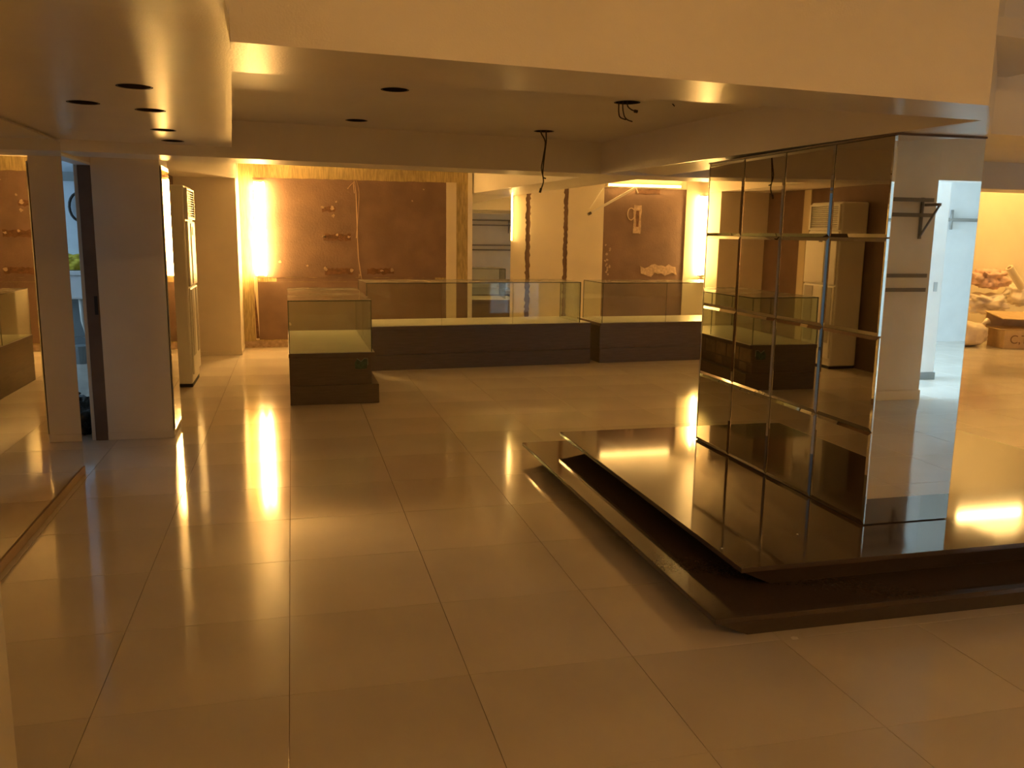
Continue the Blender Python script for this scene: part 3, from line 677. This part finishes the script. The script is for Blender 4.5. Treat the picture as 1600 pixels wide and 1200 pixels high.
m_ = MB(); m_.add([(-0.02, 0.0, 0.15), (0.85, -0.03, 0.12), (0.85, 0.5, 0.20), (-0.02, 0.5, 0.22), (-0.02, 0.0, 0.162), (0.85, -0.03, 0.132), (0.85, 0.5, 0.212), (-0.02, 0.5, 0.232)],
      [(0,3,2,1),(4,5,6,7),(0,1,5,4),(1,2,6,5),(2,3,7,6),(3,0,4,7)]); m_.add([(0.0, 0.47, 0.01), (0.83, 0.47, 0.01), (0.83, 0.49, 0.01), (0.0, 0.49, 0.01), (0.0, 0.47, 0.21), (0.83, 0.47, 0.20), (0.83, 0.49, 0.20), (0.0, 0.49, 0.21)],
      [(0,3,2,1),(4,5,6,7),(0,1,5,4),(1,2,6,5),(2,3,7,6),(3,0,4,7)]); m_.build('folded_flap', 'cardboard', sh)

# ================================================================== SHELF RAILS SEEN IN THE MIRRORS
for z, lb in ((1.85, 'topmost'), (1.715, 'second'), (1.17, 'third'), (1.04, 'lowest')):
    t = thing('shelf_rail', 'dark metal shelf rail, %s of four on the plain wall seen in the mirrors' % lb, 'rail', (4.65, -3.05, z-0.02), 0, 'dark shelf rails')
    MB().box(-0.95, 1.06, 0.03, 0.05, 0, 0.035).build('bar', 'rail', t)
    for x in (-0.8, 0.0, 0.9): MB().box(x-0.012, x+0.012, 0.0005, 0.03, 0.0, 0.03).build('bracket', 'rail', t)
bk = thing('shelf_bracket', 'dark triangular shelf bracket under the upper rails', 'bracket', (5.62, -3.05, 1.45))
MB().box(-0.012, 0.012, 0.0005, 0.02, 0.05, 0.42).build('upright', 'rail', bk)
MB().box(-0.012, 0.012, 0.052, 0.24, 0.34, 0.365).build('arm', 'rail', bk)
m_ = MB(); m_.tube([(0, 0.02, 0.08), (0, 0.23, 0.345)], 0.010, 6); m_.build('strut', 'rail', bk)
ps = thing('door_post', 'white door post at the opening of the daylit room', 'post', (6.68, -4.12, 0))
MB().box(-0.09, 0.09, -0.09, 0.09, 0, 2.58).build('post_shaft', 'room_white', ps, bevel=0.01)
MB().box(-0.10, 0.10, -0.10, 0.10, 0, 0.08).build('post_foot', 'sink_grey', ps, bevel=0.004)
MB().box(-0.02, 0.02, 0.088, 0.10, 0.95, 1.05).build('latch', 'steel', ps)
pp = thing('wall_pipe', 'grey pipe with a valve along the daylit white wall', 'pipe', (9.2, -6.95, 1.78))
MB().tube([(-0.45, 0, 0), (2.2, 0, 0)], 0.025, 10).build('pipe', 'steel', pp, smooth=True)
MB().tube([(-0.47, 0, 0), (-0.12, 0, 0)], 0.045, 10).build('coupling', 'steel', pp, smooth=True)
MB().tube([(0.12, 0.0, -0.14), (0.12, 0.0, 0.14)], 0.02, 8).build('valve_stem', 'steel', pp, smooth=True)
for x in (-0.3, 1.5): MB().box(x-0.01, x+0.01, -0.05, 0.0, -0.02, 0.02).build('clip', 'steel', pp)
# daylight windows
wn = struct('window_1', 'bright window lighting the rear room', 'window')
MB().add([(3.62, -6.6, 0.9), (3.62, -4.0, 0.9), (3.62, -4.0, 2.3), (3.62, -6.6, 2.3)], [(0, 1, 2, 3)]).build('window_pane', 'sky_rear', wn)
for (y0, y1, z0, z1) in ((-6.68, -6.6, 0.82, 2.38), (-4.0, -3.92, 0.82, 2.38), (-6.6, -4.0, 0.82, 0.9), (-6.6, -4.0, 2.3, 2.38), (-5.32, -5.28, 0.9, 2.3)):
    MB().box(3.602, 3.65, y0, y1, z0, z1).build('window_frame', 'room_white', wn)
wn = struct('window_2', 'bright window lighting the washroom', 'window')
MB().add([(-4.48, 6.5, 1.0), (-4.48, 8.2, 1.0), (-4.48, 8.2, 2.1), (-4.48, 6.5, 2.1)], [(0, 1, 2, 3)]).build('window_pane', 'sky_left', wn)
for (y0, y1, z0, z1) in ((6.42, 6.5, 0.92, 2.18), (8.2, 8.28, 0.92, 2.18), (6.5, 8.2, 0.92, 1.0), (6.5, 8.2, 2.1, 2.18), (7.33, 7.37, 1.0, 2.1)):
    MB().box(-4.497, -4.45, y0, y1, z0, z1).build('window_frame', 'room_white', wn)

# ================================================================== WASHROOM THINGS
sn = thing('utility_sink', 'white utility sink on a grey stand in the bluish washroom', 'sink', (-2.35, 7.95, 0))
MB().box(-0.55, 0.55, -0.05, 0.42, 0.97, 1.02).build('sink_rim', 'sink_white', sn, bevel=0.01)
MB().box(-0.52, 0.52, -0.02, 0.40, 0.70, 0.97).build('basin', 'sink_white', sn, bevel=0.02)
MB().box(-0.50, 0.50, 0.16, 0.40, 0.10, 0.70).build('back_panel', 'sink_grey', sn)
MB().tube([(0.06, 0.03, 0.70), (0.07, 0.03, 0.45), (0.10, 0.05, 0.30)], 0.022, 8).build('waste_pipe', 'ac_white', sn, smooth=True)
for x in (-0.48, 0.48): MB().box(x-0.02, x+0.02, 0.0, 0.04, 0.0, 0.70).build('leg', 'sink_grey', sn)
MB().box(-0.50, 0.50, 0.0, 0.40, 0.10, 0.13).build('stand_shelf', 'sink_grey', sn)
yc = blob('yellow_cloth', (0, 0, 0.06), (0.22, 0.16, 0.10), 'yellow', None, amp=0.4, seed=9, flat=0.0); yc.location = (-2.42, 8.10, 1.026); tag(yc, 'crumpled yellow cloth lying on the white washroom sink', 'cloth')
for (q, lb) in (((0.0, 0.22, 0.16), 'grey bucket on the floor before the washroom sink'), ):
    bu = thing('bucket', lb, 'bucket', (-2.27, 7.74, 0.0))
    MB().tube([(0, 0, 0), (0, 0, 0.20)], [0.085, 0.11], 16).build('bucket_body', 'sink_grey', bu, smooth=False)
    MB().tube([(-0.11, 0, 0.19), (-0.08, 0, 0.28), (0, 0, 0.31), (0.08, 0, 0.28), (0.11, 0, 0.19)], 0.005, 6).build('bucket_handle', 'steel', bu)
hs = thing('coiled_hose', 'black hose loop hanging on the pale blue washroom wall', 'hose', (-2.31, 8.37, 1.60))
MB().tube([(0.11*math.sin(t*math.pi/10), 0, 0.13+0.16*math.cos(t*math.pi/10)) for t in range(21)], 0.016, 8).build('hose_loop', 'dark', hs, smooth=True)
MB().tube([(0.02, 0, -0.03), (0.03, 0, -0.18), (0.08, 0, -0.30)], 0.022, 8).build('hose_end', 'dark', hs, smooth=True)
MB().tube([(0, 0.028, 0.29), (0, -0.02, 0.29)], 0.01, 6).build('wall_hook', 'steel', hs)
bg = thing('rubbish_bag', 'black rubbish bag on the floor just inside the washroom doorway', 'bag', (-1.56, 4.15, 0))
blob('bag_body', (0, 0, 0.12), (0.17, 0.22, 0.14), 'bin_bag', bg, amp=0.3, seed=12, flat=0.0)
MB().tube([(0.0, 0, 0.22), (0.01, 0, 0.27), (0.03, 0.01, 0.31)], [0.05, 0.02, 0.045], 8).build('bag_knot', 'bin_bag', bg, smooth=True)

# ================================================================== SCRAPS
p = onz(1241, 997, 0); sc = MB().prism([(-0.014, -0.010), (0.012, -0.012), (0.016, 0.006), (0.0, 0.012), (-0.012, 0.006)], 0.0, [0.001, 0.004, 0.002, 0.006, 0.002][0]).build('paper_scrap', 'white_paint'); sc.location = (p.x, p.y, 0)
tag(sc, 'tiny white paper scrap on the floor before the platform', 'scrap')
for k, (x, y) in enumerate(((1128, 858), (1246, 836), (1282, 921))):
    p = onz(x, y, HP if k < 2 else 0.105)
    if k < 2:
        o = blob('plaster_crumb', (0, 0, 0.003), (0.005, 0.004, 0.004), 'white_paint', None, amp=0.3, seed=20+k, sub=1); o.location = (p.x, p.y, HP)
        tag(o, ('white plaster crumb near the corner of the polished platform', 'white plaster crumb beside the foot of the mirror tiles')[k], 'crumb', 'crumbs on the platform')
